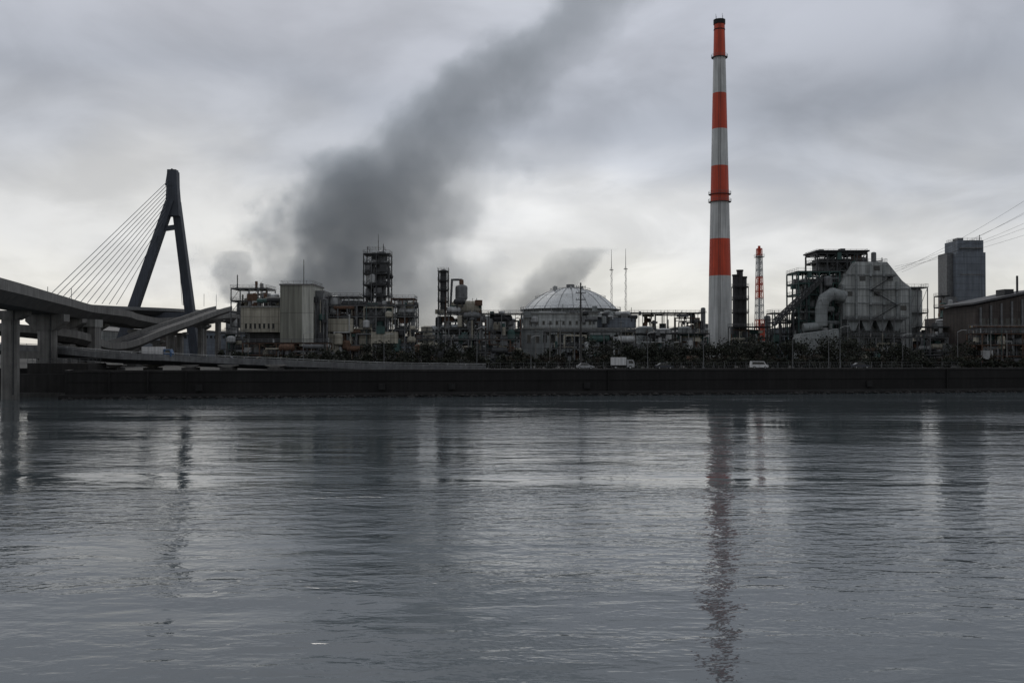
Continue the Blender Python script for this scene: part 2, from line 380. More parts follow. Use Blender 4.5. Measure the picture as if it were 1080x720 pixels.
# near expressway on piers
e = Obj('elevated_expressway')
zA = 22.0
pA = [(-52, 60, zA-1.2), (-78, 120, zA-1.0), (-98, 190, zA-.6), (-110, 232, zA-.3), (-121, 275, zA-.3), (-125, 310, 21.7), (U(130, 335), 335, V(336, 335)), (U(160, 380), 380, V(340, 380)), (U(200, 440), 440, V(338, 440)), (U(235, 500), 500, V(334, 500)), (U(262, 560), 560, V(340, 560))]
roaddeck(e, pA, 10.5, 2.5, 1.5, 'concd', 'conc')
pier(e, U(11, 215), 215, -3, zA-2.9, 3.4, 7.5, 2.0)
pier(e, -78, 128, -3, zA-3.45, 3.4, 7.5, 2.0)
pier(e, U(50, 238), 238, -3, zA-2.8, 4.4, 9.2, 3.8)
pier(e, U(74, 270), 270, GZ, zA-2.8, 3.6, 8)
pier(e, U(99, 305), 305, GZ, 19.2, 3.4, 8)
pier(e, U(146, 360), 360, GZ, 18.4, 3.0, 7)
pier(e, U(180, 410), 410, GZ, 20.2, 3.0, 7)
pier(e, U(214, 465), 465, GZ, 23.2, 3.0, 7)
e.part('lower_cross_beams')
e.box(U(20, 240), U(62, 240), 236.6, 239.4, V(378, 240), V(370, 240), 'conc')
for u_ in (76, 88, 101): e.box(U(u_, 275)-1.1, U(u_, 275)+1.1, 272, 276, GZ, V(345, 275), 'conc')
e.box(U(66, 275), U(106, 275), 271.5, 276.5, V(345, 275)+.003, V(337, 275), 'concl')
e.part('drain_pipes')
for (u_, d_) in ((14, 213.3), (53, 236.3)): e.cyl((U(u_, d_), d_, 1), (U(u_, d_), d_, zA-3), .16, None, 'steeld', 8)
e.finish()
r = Obj('expressway_ramp')
pR = [(-170, 262, 17), (-135, 258, 16.3), (U(66, 266), 266, 14.6), (U(100, 285), 285, 11.8), (U(128, 310), 310, V(364, 310)), (U(160, 345), 345, V(352, 345)), (U(192, 385), 385, V(341, 385)), (U(222, 430), 430, V(330, 430)), (U(236, 470), 470, V(326, 470))]
roaddeck(r, pR, 7.5, 1.8, 1.5, 'concd', 'conc')
for u_, d_, v_ in ((66, 266, 360), (140, 322, 366), (165, 351, 356), (190, 383, 348), (212, 415, 340), (230, 452, 334)): pier(r, U(u_, d_), d_, GZ, V(v_+3, d_), 2.2, 5.5, 1.2)
r.finish()
r = Obj('riverside_viaduct')
pL = [(-260, 262, 14), (-170, 250, 12.4), (-118, 246, 10.8), (-92, 238, 9.0), (U(190, 246), 246, 8.35), (U(300, 252), 252, 7.2), (U(400, 257), 257, 6.2), (U(510, 262), 262, GZ+.05)]
roaddeck(r, pL, 8.0, 1.5, 1.05, 'steeld', 'steel')
for x_ in (-150, -132, -116): pier(r, x_, 247, -2, 9.8, 2.2, 6, 1.4)
for u_ in (120, 160, 200, 240, 290): pier(r, U(u_, 244), 245, GZ-.2, 7.1, 1.6, 4.5, .6)
r.part('guard_rail')
pl = smoothpath(pL, 6)
sweep(r, pl, [(3.9, 1.35), (4.0, 1.35), (4.0, 1.5), (3.9, 1.5)], 'steell')
for p in pl: r.cyl((p.x, p.y-4, p.z+1), (p.x, p.y-4, p.z+1.5), .06, None, 'steell', 5)
r.finish()
a = Obj('bridge_abutment')
a.part('block'); a.box(-112, -96, 226, 237, -2, 5.2, 'coping'); a.box(-111, -97, 228, 238, 5.2, 7.6, 'coping')
a.part('ledge'); a.box(-113, -95, 224.5, 225.99, -2, 1.0, 'concd'); a.part('rail'); a.rail(-111, -97, 228.2, 237, 7.6, 'steel', 2)
a.finish()

# ------------------------------------------------------------------ chemical plant (left centre)
o = Obj('chemical_plant_hall'); D = 340
x0, x1, x2, x3 = U(253, D), U(296, D), U(331, D), U(341, D)
xm = U(319, D)
o.part('low_wing'); o.box(x0, x1-.02, D+1, D+16, V(350, D), V(324, D), 'beige'); o.box(x0-.4, x1-.02, D+.6, D+16.4, V(324, D)+.003, V(324, D)+.5, 'concl')
o.box(x0+1, x1-.3, D+3, D+15, GZ, V(350, D), 'concd')
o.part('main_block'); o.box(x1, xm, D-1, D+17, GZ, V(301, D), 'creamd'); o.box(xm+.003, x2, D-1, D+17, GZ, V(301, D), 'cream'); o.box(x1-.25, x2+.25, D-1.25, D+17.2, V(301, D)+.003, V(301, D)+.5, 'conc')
o.box(x2+.02, x3, D+2, D+16, GZ, V(306, D), 'steel')
o.part('windows'); o.windows(x0+1, x1-2, D+1, V(349, D), V(338, D), 7, 1, .45)
o.part('doors'); o.box(x1+4.5, x1+7, D-1.08, D-.9, GZ, GZ+4.2, 'steel')
o.part('roof_plant'); o.clutter(x0+1, x1-1, D+4, D+14, V(324, D)+.6, V(314, D), 18)
o.rail(x1+.2, x2-.2, D-.8, D+16.8, V(301, D)+.5)
o.cyl((U(317, D), D+5, V(302, D)), (U(317, D), D+5, V(272, D)), .12, None, 'steeld', 6)
o.part('pipework'); o.clutter(x2+.3, x3+1.2, D-.5, D+1.5, GZ, V(312, D), 16)
o.finish()
o = Obj('reactor_structure')
o.frame(U(246, 365), U(284, 365), 362, 374, GZ, [V(345, 365), V(330, 365), V(318, 365), V(305, 365)], 4, 1, 'steel', .35)
o.part('vessels'); o.clutter(U(247, 365), U(282, 365), 363, 372, V(345, 365), V(303, 365), 34)
o.cyl((U(251, 365), 364, V(305, 365)), (U(251, 365), 364, V(290, 365)), .2, None, 'steeld', 6); o.cyl((U(268, 365), 368, V(305, 365)), (U(268, 365), 368, V(296, 365)), .5, None, 'rust', 8)
o.finish()
o = Obj('process_structure'); D = 345
X0, X1 = U(346, D), U(437, D)
o.part('steel_frame'); o.frame(X0, X1, D, D+14, GZ, [V(364, D), V(348, D), V(334, D), V(322, D)], 9, 2, 'steel', .4)
o.frame(U(346, D), U(378, D), D+1, D+12, V(322, D), [V(313, D)], 3, 1, 'steel', .3); o.frame(U(412, D), U(436, D), D+1, D+12, V(322, D), [V(315, D)], 2, 1, 'rust', .3)
o.part('wall_panels'); o.box(U(344, D), U(373, D), D-1.2, D-.6, V(350, D), V(336, D), 'beige'); o.box(U(344, D), U(358, D), D-1.3, D+1, GZ, V(352, D), 'beige')
o.box(U(392, D), U(420, D), D-.9, D+10, V(362, D), V(350, D), 'beige'); o.box(U(378, D), U(392, D), D+1.2, D+12, GZ, V(336, D), 'beige')
o.box(U(376, D), U(411, D), D+3, D+12, V(334, D), V(318, D), 'steel')
o.part('vessels'); o.clutter(X0+1, X1-1, D-1, D+8, GZ+1, V(324, D), 120); o.clutter(X0+1, X1-1, D+1, D+10, V(330, D), V(317, D), 26)
o.vessel(U(352, D), D+3, V(333, D), V(311, D), 2.2, 'steell'); o.vessel(U(424, D), D+3, V(334, D), V(315, D), 1.8, 'steell'); o.vessel(U(431, D), D+3, V(330, D), V(318, D), 1.4, 'beige')
o.finish()
o = Obj('distillation_tower')
o.part('steel_frame'); o.frame(U(382, D), U(409, D), D+3, D+11, V(322, D), [V(312, D), V(300, D), V(288, D), V(277, D), V(267, D)], 2, 1, 'steeld', .38, .8)
o.part('column'); o.vessel(U(399, D), D+7, V(318, D), V(262, D), 1.8, 'steel'); o.vessel(U(388, D), D+6, V(300, D), V(277, D), 1.1, 'steell'); o.vessel(U(386, D), D+6, V(316, D), V(302, D), 1.1, 'steel')
o.part('pipes'); o.clutter(U(383, D), U(407, D), D+2.5, D+10, V(318, D), V(270, D), 24, ('steeld', 'steel', 'steell'))
o.part('top_rail'); o.cyl((U(396, D), D+7, V(264, D)), (U(396, D), D+7, V(244, D)), .16, .06, 'steeld', 6); o.rail(U(386, D), U(403, D), D+4, D+10, V(262, D))
o.beam((U(386, D), D+3, V(267, D)), (U(386, D), D+3, V(259, D)), .2, 'steeld'); o.beam((U(403, D), D+3, V(267, D)), (U(403, D), D+3, V(256, D)), .2, 'steeld')
o.finish()
o = Obj('evaporator_structure'); D = 350
o.part('steel_frame'); o.frame(U(462, D), U(507, D), D, D+9, GZ, [V(362, D), V(347, D), V(331, D)], 4, 1, 'steel', .35)
o.frame(U(462, D), U(472, D), D+1, D+5, V(331, D), [V(318, D), V(306, D), V(296, D), V(286, D)], 1, 1, 'steeld', .3, .9)
o.part('column'); o.vessel(U(467, D), D+3, V(328, D), V(283, D), 1.2, 'steeld')
o.part('flash_drum'); o.drum(U(478, D), U(504, D), D+4, V(324, D), 2.5, 'beige'); o.vessel(U(486, D), D+4, V(317, D), V(299, D), 2.2, 'steel')
o.cyl((U(486, D), D+4, V(300, D)), (U(486, D), D+4, V(294, D)), .8, None, 'rust', 10)
o.part('pipes'); o.tube([(U(486, D), D+4, V(297, D)), (U(486, D), D+4, V(294, D)), (U(476, D), D+4, V(294, D)), (U(474, D), D+4, V(330, D))], .4, 'steel'); o.clutter(U(462, D), U(506, D), D-.5, D+7, GZ+1, V(318, D), 75)
o.finish()

def unit(name, u0, u1, d, vt, n, m='steel', lv=2, ny=1, dep=8, vb=None):
    o = Obj(name); x0, x1 = U(u0, d), U(u1, d); zt = V(vt, d); zs = [GZ+(zt-GZ)*(i+1)/lv for i in range(lv)]
    o.part('steel_frame'); o.frame(x0, x1, d, d+dep, GZ, zs, max(1, int((x1-x0)/5)), ny, m, .3, .35)
    o.part('equipment'); o.clutter(x0, x1, d-.5, d+dep, GZ+.3, zt, n); o.finish()
unit('pipe_rack', 437, 462, 345, 350, 22); unit('pipe_rack', 508, 550, 360, 331, 50, 'steel', 3)
unit('pipe_rack', 232, 256, 330, 352, 20); unit('pipe_rack', 256, 345, 320, 362, 45, 'rust', 2)
unit('pipe_rack', 440, 548, 315, 358, 60, 'steel', 2); unit('pipe_rack', 655, 748, 345, 352, 70, 'steeld', 2)
unit('pipe_rack', 665, 742, 470, 330, 60, 'steel', 3, 1, 14); unit('pipe_rack', 773, 815, 380, 345, 40, 'steeld', 2)
unit('pipe_rack', 970, 1010, 350, 345, 30, 'steel', 2); unit('pipe_rack', 1036, 1100, 300, 352, 60, 'rust', 3, 1, 10)
unit('pipe_rack', 905, 1000, 325, 356, 50, 'steel', 2); unit('pipe_rack', 575, 668, 340, 350, 70, 'steel', 2)

# ------------------------------------------------------------------ domed storage tank
o = Obj('domed_storage_tank'); D = 470; cx = U(603, D); rr = 51/F*D; zr = V(326, D); cy = D+10; zt = V(302, D)
o.part('shell'); o.cyl((cx, cy, GZ), (cx, cy, zr), rr, None, 'shellm', 56, False)
for v_ in (333, 341, 350): o.cyl((cx, cy, V(v_, D)), (cx, cy, V(v_, D)+.4), rr+.25, None, 'steel', 56)
Rs = (rr*rr+(zt-zr)**2)/(2*(zt-zr)); zc_ = zt-Rs
def cap(q): return zc_+math.sqrt(max(0, Rs*Rs-q*q))
o.part('dome_roof'); n = 56; K = 10; vs = []
for j in range(K):
    q = rr*(1-j/K)
    for i in range(n): t = 2*math.pi*i/n; vs.append((cx+q*math.cos(t), cy+q*math.sin(t), cap(q)))
vs.append((cx, cy, zt))
o._add(vs, [(j*n+i, j*n+(i+1) % n, (j+1)*n+(i+1) % n, (j+1)*n+i) for j in range(K-1) for i in range(n)]+[((K-1)*n+i, (K-1)*n+(i+1) % n, K*n) for i in range(n)], 'domem', True)
o.part('roof_ribs')
for k in range(20):
    t = 2*math.pi*k/20; pr = None
    for j in range(9):
        q = rr*(1-j/8*.92); p = (cx+math.cos(t)*q, cy+math.sin(t)*q, cap(q)+.1)
        if pr: o.beam(pr, p, .14, 'steel')
        pr = p
for qf in (.42, .74):
    for k in range(40):
        t = 2*math.pi*k/40; t2 = 2*math.pi*(k+1)/40; q = rr*qf; z = cap(q)+.1
        o.beam((cx+math.cos(t)*q, cy+math.sin(t)*q, z+1.1), (cx+math.cos(t2)*q, cy+math.sin(t2)*q, z+1.1), .1, 'steel'); o.beam((cx+math.cos(t)*q, cy+math.sin(t)*q, z), (cx+math.cos(t)*q, cy+math.sin(t)*q, z+1.1), .09, 'steel')
o.part('gallery')
o.cyl((cx, cy, zr-.2), (cx, cy, zr+.1), rr+1.4, None, 'steel', 56)
for k in range(56):
    t = 2*math.pi*k/56; t2 = 2*math.pi*(k+1)/56; q = rr+1.3
    o.beam((cx+math.cos(t)*q, cy+math.sin(t)*q, zr), (cx+math.cos(t)*q, cy+math.sin(t)*q, zr+1.2), .1, 'steel'); o.beam((cx+math.cos(t)*q, cy+math.sin(t)*q, zr+1.2), (cx+math.cos(t2)*q, cy+math.sin(t2)*q, zr+1.2), .09, 'steel')
    if k % 2 == 0: o.beam((cx+math.cos(t)*(rr+.5), cy+math.sin(t)*(rr+.5), GZ), (cx+math.cos(t)*(rr+.5), cy+math.sin(t)*(rr+.5), zr), .4, 'steell')
o.part('roof_vents')
for k in range(7):
    x = cx+R.uniform(-9, 9); y = cy-R.uniform(2, 8); o.cyl((x, y, V(307, D)), (x, y, V(301, D)), .45, None, 'steell', 8)
o.cyl((cx, cy, zt-.3), (cx, cy, zt+1.6), 2.0, None, 'steel', 16)
o.finish()
o = Obj('control_building'); D = 370
o.part('walls'); o.box(U(549, D), U(660, D), D, D+12, GZ, V(347, D), 'clad'); o.box(U(552, D), U(630, D), D+1, D+11, V(347, D)+.5, V(331, D), 'cladl')
o.box(U(630, D)+.01, U(672, D), D+3, D+12, V(347, D)+.5, V(335, D), 'cladb')
o.part('roof'); o.box(U(547.5, D), U(661.5, D), D-.5, D+12.5, V(347, D)+.003, V(347, D)+.5, 'concl'); o.box(U(551, D), U(631, D), D+.6, D+11.4, V(331, D)+.003, V(331, D)+.4, 'concl')
o.part('windows'); o.windows(U(554, D), U(654, D), D, V(365, D), V(349, D), 12, 1, .5); o.windows(U(556, D), U(626, D), D+1, V(345, D), V(335, D), 10, 1, .35)
o.part('roof_plant'); o.clutter(U(550, D), U(670, D), D+1, D+8, V(342, D), V(326, D), 60, ('steel', 'steell', 'steeld', 'clad'))
o.finish()
for u_, vt in ((645, 263), (660, 262)):
    o = Obj('radio_mast'); D = 430; x = U(u_, D); z1 = V(vt, D)
    o.part('lattice')
    for k in range(3):
        t = 2*math.pi*k/3; o.beam((x+.7*math.cos(t), D+.7*math.sin(t), GZ), (x+.25*math.cos(t), D+.25*math.sin(t), z1-8), .12, 'steel')
    for i in range(24):
        z = GZ+(z1-8-GZ)*i/24; zz = GZ+(z1-8-GZ)*(i+1)/24; s_ = (-1)**i; o.beam((x-.5*s_, D, z), (x+.5*s_, D, zz), .09, 'steel')
    o.part('whip'); o.cyl((x, D, z1-8.2), (x, D, z1), .14, .06, 'steeld', 6); o.box(x-.8, x+.8, D-.3, D+.3, z1-9, z1-8.7, 'steeld'); o.finish()

def tank(u_, d, vt, rp, m_='shellm'):
    o = Obj('storage_tank'); x = U(u_, d); r_ = rp/F*d; z = V(vt, d)
    o.part('shell'); o.cyl((x, d, GZ), (x, d, z), r_, None, m_, 32, False); o.part('roof'); o.dome((x, d, z), r_, r_*.25, m_, 32, 5)
    o.part('rings')
    for k in (.33, .66, .99): zz = GZ+(z-GZ)*k; o.cyl((x, d, zz), (x, d, zz+.2), r_+.15, None, 'steel', 32)
    o.part('stair')
    for k in range(24):
        t = math.pi*1.1+k*.06; o.box(x+math.cos(t)*(r_+.5)-.4, x+math.cos(t)*(r_+.5)+.4, d+math.sin(t)*(r_+.5)-.3, d+math.sin(t)*(r_+.5)+.3, GZ+(z-GZ)*k/24, GZ+(z-GZ)*k/24+.2, 'steeld')
    o.finish()
for a_ in ((520, 400, 334, 9), (537, 405, 337, 7, 'steell'), (680, 420, 346, 9), (700, 420, 348, 8, 'steell'), (722, 430, 346, 7), (735, 400, 352, 5, 'beige'), (450, 400, 345, 6, 'beige'), (993, 380, 338, 6, 'steell'), (793, 420, 350, 6)): tank(*a_)

# ------------------------------------------------------------------ stack cluster + red white lattice tower
o = Obj('exhaust_stack'); D = 415
for u_, vt, r_ in ((776, 290, 1.3), (780.5, 285, 1.3), (785, 292, 1.1)):
    x = U(u_, D); o.part('flues'); o.cyl((x, D, GZ), (x, D, V(vt, D)), r_, None, 'steeld', 14); o.cyl((x, D, V(vt, D)-.5), (x, D, V(vt, D)+.2), r_+.2, None, 'soot', 14)
o.part('support_frame'); o.frame(U(773, D), U(788, D), D-2.5, D+2.5, GZ, [V(345, D), V(330, D), V(316, D), V(303, D)], 1, 1, 'steeld', .3, 1)
o.finish()
o = Obj('lattice_tower'); D = 450; x = U(801, D)
zb = GZ; zt = V(262, D); k = 16
for i in range(k):
    a0 = zb+(zt-zb)*i/k; a1 = zb+(zt-zb)*(i+1)/k; w0 = 2.0-1.0*i/k; w1 = 2.0-1.0*(i+1)/k; m_ = 'red' if (i//3) % 2 else 'white'
    for sx, sy in ((-1, -1), (1, -1), (1, 1), (-1, 1)): o.beam((x+sx*w0, D+sy*w0, a0), (x+sx*w1, D+sy*w1, a1), .34, m_)
    for s_ in (-1, 1):
        o.beam((x-w0, D+s_*w0, a0), (x+w1, D+s_*w1, a1), .2, m_); o.beam((x+w0, D+s_*w0, a0), (x-w1, D+s_*w1, a1), .2, m_); o.beam((x-w1, D+s_*w1, a1), (x+w1, D+s_*w1, a1), .22, m_)
    o.cyl((x, D, a0), (x, D, a1), .55, None, m_, 10)
o.part('flue_tip'); o.cyl((x, D, zt), (x, D, zt+1.2), .6, None, 'red', 10); o.part('platform'); o.box(x-1.9, x+1.9, D-1.9, D+1.9, zt-4, zt-3.8, 'steeld'); o.rail(x-1.9, x+1.9, D-1.9, D+1.9, zt-3.8)
o.finish()

# ------------------------------------------------------------------ boiler house (right)
o = Obj('boiler_house'); D = 350
o.part('main_block')
poly = [(U(888, D), GZ), (U(888, D), V(299, D)), (U(903, D), V(276, D)), (U(936, D), V(276, D)), (U(952, D), V(296, D)), (U(961, D), V(303, D)), (U(961, D), GZ)]
o.prism(poly, D, D+22, 'cladl')
o.part('buttresses')
for u_ in (889, 903, 918, 932, 946, 960):
    zt = V(300 if u_ in (889,) else 278 if u_ < 940 else 297 if u_ < 950 else 305, D); o.box(U(u_, D)-.35, U(u_, D)+.35, D-.7, D-.003, GZ, zt, 'clad')
for v_ in (290, 305, 320, 335): o.box(U(889.5, D), U(959.5 if v_ > 300 else 945, D), D-.35, D-.003, V(v_, D), V(v_, D)+.4, 'clad')
o.part('lower_hoppers')
for u_ in (895, 910, 925, 940):
    x = U(u_, D); o.prism([(x-2.2, V(338, D)), (x+2.2, V(338, D)), (x+.7, V(349, D)), (x-.7, V(349, D))], D-5, D-.71, 'clad')
o.frame(U(888, D), U(948, D), D-6, D-.8, GZ, [V(352, D), V(338, D)], 5, 1, 'steel', .3)
o.part('windows')
for u_, v_ in ((896, 312), (910, 296), (925, 312), (939, 296), (953, 327), (925, 285)): o.box(U(u_, D)-1, U(u_, D)+1, D-.2, D+.1, V(v_, D), V(v_, D)+1.6, 'glass')
o.part('side_stairs')
for i, (ua, ub, va, vb) in enumerate(((918, 945, 338, 322), (945, 918, 322, 306), (918, 940, 306, 292))):
    o.beam((U(ua, D), D-1.2, V(va, D)), (U(ub, D), D-1.2, V(vb, D)), .3, 'steeld'); o.beam((U(ua, D), D-1.2, V(va, D)+1.1), (U(ub, D), D-1.2, V(vb, D)+1.1), .1, 'steel')
    o.box(U(min(ua, ub)-2, D), U(max(ua, ub)+2, D), D-1.8, D-.71, V(vb, D), V(vb, D)+.15, 'steeld')
o.part('roof_gallery'); o.rail(U(903, D), U(936, D), D, D+20, V(276, D)); o.clutter(U(905, D), U(934, D), D+2, D+15, V(276, D), V(270, D), 10)
o.part('boiler_frame')
o.frame(U(845, D), U(889, D), D+3, D+18, GZ, [V(352, D), V(338, D), V(324, D), V(310, D), V(298, D), V(286, D)], 4, 2, 'green', .45, .7)
o.frame(U(866, D), U(919, D), D+4, D+18, V(286, D), [V(275, D), V(266, D)], 5, 1, 'steeld', .5, .8)
o.box(U(864, D), U(921, D), D+3, D+19, V(265, D)+.3, V(265, D)+.8, 'steeld')
o.box(U(872, D), U(905, D), D+8, D+17, V(284, D), V(270, D), 'steel')
for u_, v_ in ((870, 261), (879, 262), (893, 260), (908, 263)): o.box(U(u_, D), U(u_+5, D), D+6, D+9, V(266, D), V(v_, D), 'steeld')
o.box(U(855, D), U(887, D), D+7, D+17, V(345, D), V(292, D), 'clad')
o.part('equipment'); o.clutter(U(845, D), U(888, D), D+1.5, D+10, GZ+1, V(290, D), 100, ('steel', 'green', 'clad', 'steell', 'clad')); o.clutter(U(868, D), U(918, D), D+3.5, D+10, V(285, D), V(270, D), 24, ('steeld', 'steel', 'green'))
o.part('flue_duct')
o.tube([(U(889, D), D-2.5, V(314, D)), (U(876, D), D-2.5, V(310, D)), (U(867, D), D-2.5, V(316, D)), (U(864, D), D-2.5, V(326, D)), (U(864, D), D-2.5, V(344, D))], 2.1, 'clad', 16)
o.tube([(U(864, D), D-2.5, V(344, D)), (U(845, D), D-2.5, V(346, D))], 1.6, 'clad', 14)
o.part('silo'); o.cyl((U(970, D), D+6, V(345, D)), (U(970, D), D+6, V(306, D)), 3.2, None, 'cladl', 24); o.dome((U(970, D), D+6, V(306, D)), 3.2, 1.2, 'cladl', 24, 4); o.cyl((U(970, D), D+6, V(355, D)), (U(970, D), D+6, V(345, D)), .8, 3.2, 'clad', 24)
o.frame(U(960, D), U(981, D), D+2, D+10, GZ, [V(352, D), V(330, D), V(303, D)], 2, 1, 'steel', .3, .8)
o.part('conveyor')
for dx in (0, 3.2):
    o.beam((U(818, D), D+dx, V(343, D)), (U(868, D), D+dx, V(296, D)), .4, 'steeld'); o.beam((U(818, D), D+dx, V(337, D)), (U(868, D), D+dx, V(290, D)), .4, 'steeld')
    for i in range(14):
        t = i/14; t2 = (i+1)/14; xa = U(818+50*t, D); xb = U(818+50*t2, D); o.beam((xa, D+dx, V(343-47*t, D)), (xb, D+dx, V(337-47*t2, D)), .22, 'steeld'); o.beam((xa, D+dx, V(343-47*t, D)), (xa, D+dx, V(337-47*t, D)), .22, 'steeld')
o.prism([(U(818, D), V(342, D)), (U(868, D), V(295, D)), (U(868, D), V(292, D)), (U(818, D), V(339, D))], D+.4, D+2.8, 'steel')
for u_ in (824, 838, 852): o.beam((U(u_, D), D+1.5, GZ), (U(u_, D), D+1.5, V(343-47*(u_-818)/50., D)), .5, 'steeld')
o.part('stair_tower'); o.frame(U(818, D), U(845, D), D+4, D+12, GZ, [V(352, D), V(340, D), V(330, D)], 3, 1, 'steeld', .3, .8); o.clutter(U(816, D), U(845, D), D+2, D+10, GZ, V(332, D), 30, ('steeld', 'steel', 'green'))
o.finish()
o = Obj('ash_hopper_building'); D = 335
o.part('walls'); o.prism([(U(845, D), GZ), (U(845, D), V(352, D)), (U(885, D), V(347, D)), (U(885, D), GZ)], D, D+9, 'clad'); o.part('doors')
for u_ in (850, 862, 874): o.box(U(u_, D)-1.3, U(u_, D)+1.3, D-.1, D+.1, GZ, GZ+4, 'steeld')
o.finish()

# grey tower building
o = Obj('grey_process_tower'); D = 420
o.part('tower'); o.box(U(1009, D), U(1040, D), D, D+14, V(335, D), V(266, D), 'cladb'); o.box(U(1011, D), U(1038.5, D), D+.6, D+13, V(266, D)+.003, V(253, D), 'cladb'); o.box(U(1002.5, D), U(1009, D)-.02, D+3, D+12, V(335, D), V(266, D), 'steel')
o.part('base'); o.box(U(992, D), U(1046, D), D+1, D+16, GZ, V(335, D)-.003, 'brown'); o.box(U(997, D), U(1008, D), D-1, D+.98, GZ, V(313, D), 'steel')
o.part('louvres')
for v_ in (262, 290, 318): o.box(U(1013, D), U(1037, D), D-.15, D+.5, V(v_, D), V(v_, D)+.5, 'steel')
o.part('stairs'); o.frame(U(994, D), U(1003, D), D+1, D+8, V(335, D), [V(324, D), V(312, D)], 1, 1, 'steeld', .35, 1)
o.part('rooftop'); o.rail(U(1012, D), U(1037, D), D+1, D+12, V(253, D)); o.box(U(1014, D), U(1020, D), D+3, D+8, V(253, D), V(250, D), 'steel'); o.cyl((U(1036, D), D+2, V(253, D)), (U(1036, D), D+2, V(247, D)), .15, None, 'steeld', 5)
o.clutter(U(992, D), U(1008, D), D-2, D+4, V(335, D), V(312, D), 20)
o.finish()
o = Obj('factory_shed'); D = 330
o.part('walls'); o.prism([(U(1029, D), GZ), (U(1029, D), V(322, D)), (U(1100, D), V(307, D)), (U(1150, D), V(318, D)), (U(1150, D), GZ)], D, D+25, 'brown')
o.part('roof'); o.prism([(U(1026, D), V(321, D)), (U(1100, D), V(306, D)), (U(1100, D), V(303.5, D)), (U(1026, D), V(319, D))], D-1, D+26, 'roof')
o.part('windows'); o.windows(U(1034, D), U(1098, D), D, V(345, D), V(334, D), 10, 1, .7)
for i, u_ in enumerate(range(1034, 1110, 11)): o.box(U(u_, D)-.3, U(u_, D)+.3, D-.5, D-.003, GZ, V(324-(u_-1034)*.19, D), 'steel')
o.part('rooftop_vents'); o.cyl((U(1078, D), D+3, V(312, D)), (U(1078, D), D+3, V(290, D)), .35, None, 'steeld', 8); o.box(U(1066, D), U(1076, D), D+4, D+10, V(314, D), V(304, D), 'steeld')
o.finish()
o = Obj('pipe_bridge'); D = 310
o.frame(U(1030, D), U(1110, D), D, D+5, GZ, [V(358, D), V(347, D)], 8, 1, 'steel', .3, .6); o.part('pipes')
for i in range(6): o.cyl((U(1028, D), D+.6*i+.5, V(347, D)+.8), (U(1112, D), D+.6*i+.5, V(347, D)+.8), .25, None, R.choice(('steell', 'rust', 'yellow', 'steel')), 8)
o.finish()

# ------------------------------------------------------------------ distant warehouses closing the skyline
for i in range(34):
    d = R.uniform(560, 1100); u_ = 90+i*30+R.uniform(-14, 14); vt = R.uniform(343, 357)
    if 240 < u_ < 345 or 560 < u_ < 640: vt = 350
    o = Obj('warehouse'); x = U(u_, d); hw = R.uniform(14, 30)*d/900; z = V(vt, d); dp = R.uniform(20, 50)
    o.part('walls'); o.box(x-hw, x+hw, d, d+dp, GZ, z, R.choice(('clad', 'beige', 'cladb', 'brown', 'cladl')))
    o.part('roof'); o.prism([(x-hw-.5, z+.003), (x+hw+.5, z+.003), (x, z+R.uniform(1, 4))], d-.5, d+dp+.5, 'roof')
    o.part('windows'); o.windows(x-hw+1, x+hw-1, d, z-6, z-2, max(3, int(hw/2)), 1, .6); o.finish()
for i in range(16):
    d = R.uniform(480, 800); u_ = R.choice((R.uniform(236, 250), R.uniform(430, 540), R.uniform(665, 745), R.uniform(965, 1075), R.uniform(770, 830)))
    o = Obj('process_column'); x = U(u_, d); z = V(R.uniform(324, 342), d)
    o.part('column'); o.vessel(x, d, GZ+1, z, R.uniform(.8, 1.8), R.choice(('steel', 'steell', 'rust'))); o.part('platforms')
    for k in (.4, .65, .9): zz = GZ+(z-GZ)*k; o.cyl((x, d, zz), (x, d, zz+.2), 2.4, None, 'steeld', 10); o.rail(x-1.7, x+1.7, d-1.7, d+1.7, zz)
    o.finish()

# ------------------------------------------------------------------ power lines
def tower(u_, d, vt):
    o = Obj('transmission_tower'); x = U(u_, d); zt = V(vt, d); k = 12
    for i in range(k):
        a0 = GZ+(zt-GZ)*i/k; a1 = GZ+(zt-GZ)*(i+1)/k; w0 = 4.5-4*i/k; w1 = 4.5-4*(i+1)/k
        for sx, sy in ((-1, -1), (1, -1), (1, 1), (-1, 1)): o.beam((x+sx*w0, d+sy*w0, a0), (x+sx*w1, d+sy*w1, a1), .25, 'steel')
        for s_ in (-1, 1): o.beam((x-w0, d+s_*w0, a0), (x+w1, d+s_*w1, a1), .15, 'steel'); o.beam((x+w0, d+s_*w0, a0), (x-w1, d+s_*w1, a1), .15, 'steel')
    o.part('cross_arms')
    for q in (.72, .84, .95): z = GZ+(zt-GZ)*q; o.beam((x-6, d, z), (x+6, d, z), .3, 'steel'); o.beam((x-6, d, z), (x, d, z+2.2), .2, 'steel'); o.beam((x+6, d, z), (x, d, z+2.2), .2, 'steel')
    o.finish(); return x, zt
tx, tz = tower(1290, 300, 55)
o = Obj('power_line')
for i in range(6):
    z = GZ+(tz-GZ)*(.72, .84, .95)[i//2]; p0 = Vector((tx+(-6, 6)[i % 2], 300, z-1)); p1 = Vector((U(944, 362)+(i % 2)*2.5, 362, V(281+3*(i//2) , 362)))
    pr = None
    for j in range(25):
        t = j/24; p = p1.lerp(p0, t); p.z -= 4.0*t*(1-t)*4.5
        if pr is not None: o.cyl(pr, p, .04, None, 'steeld', 4, False)
        pr = p
o.finish()

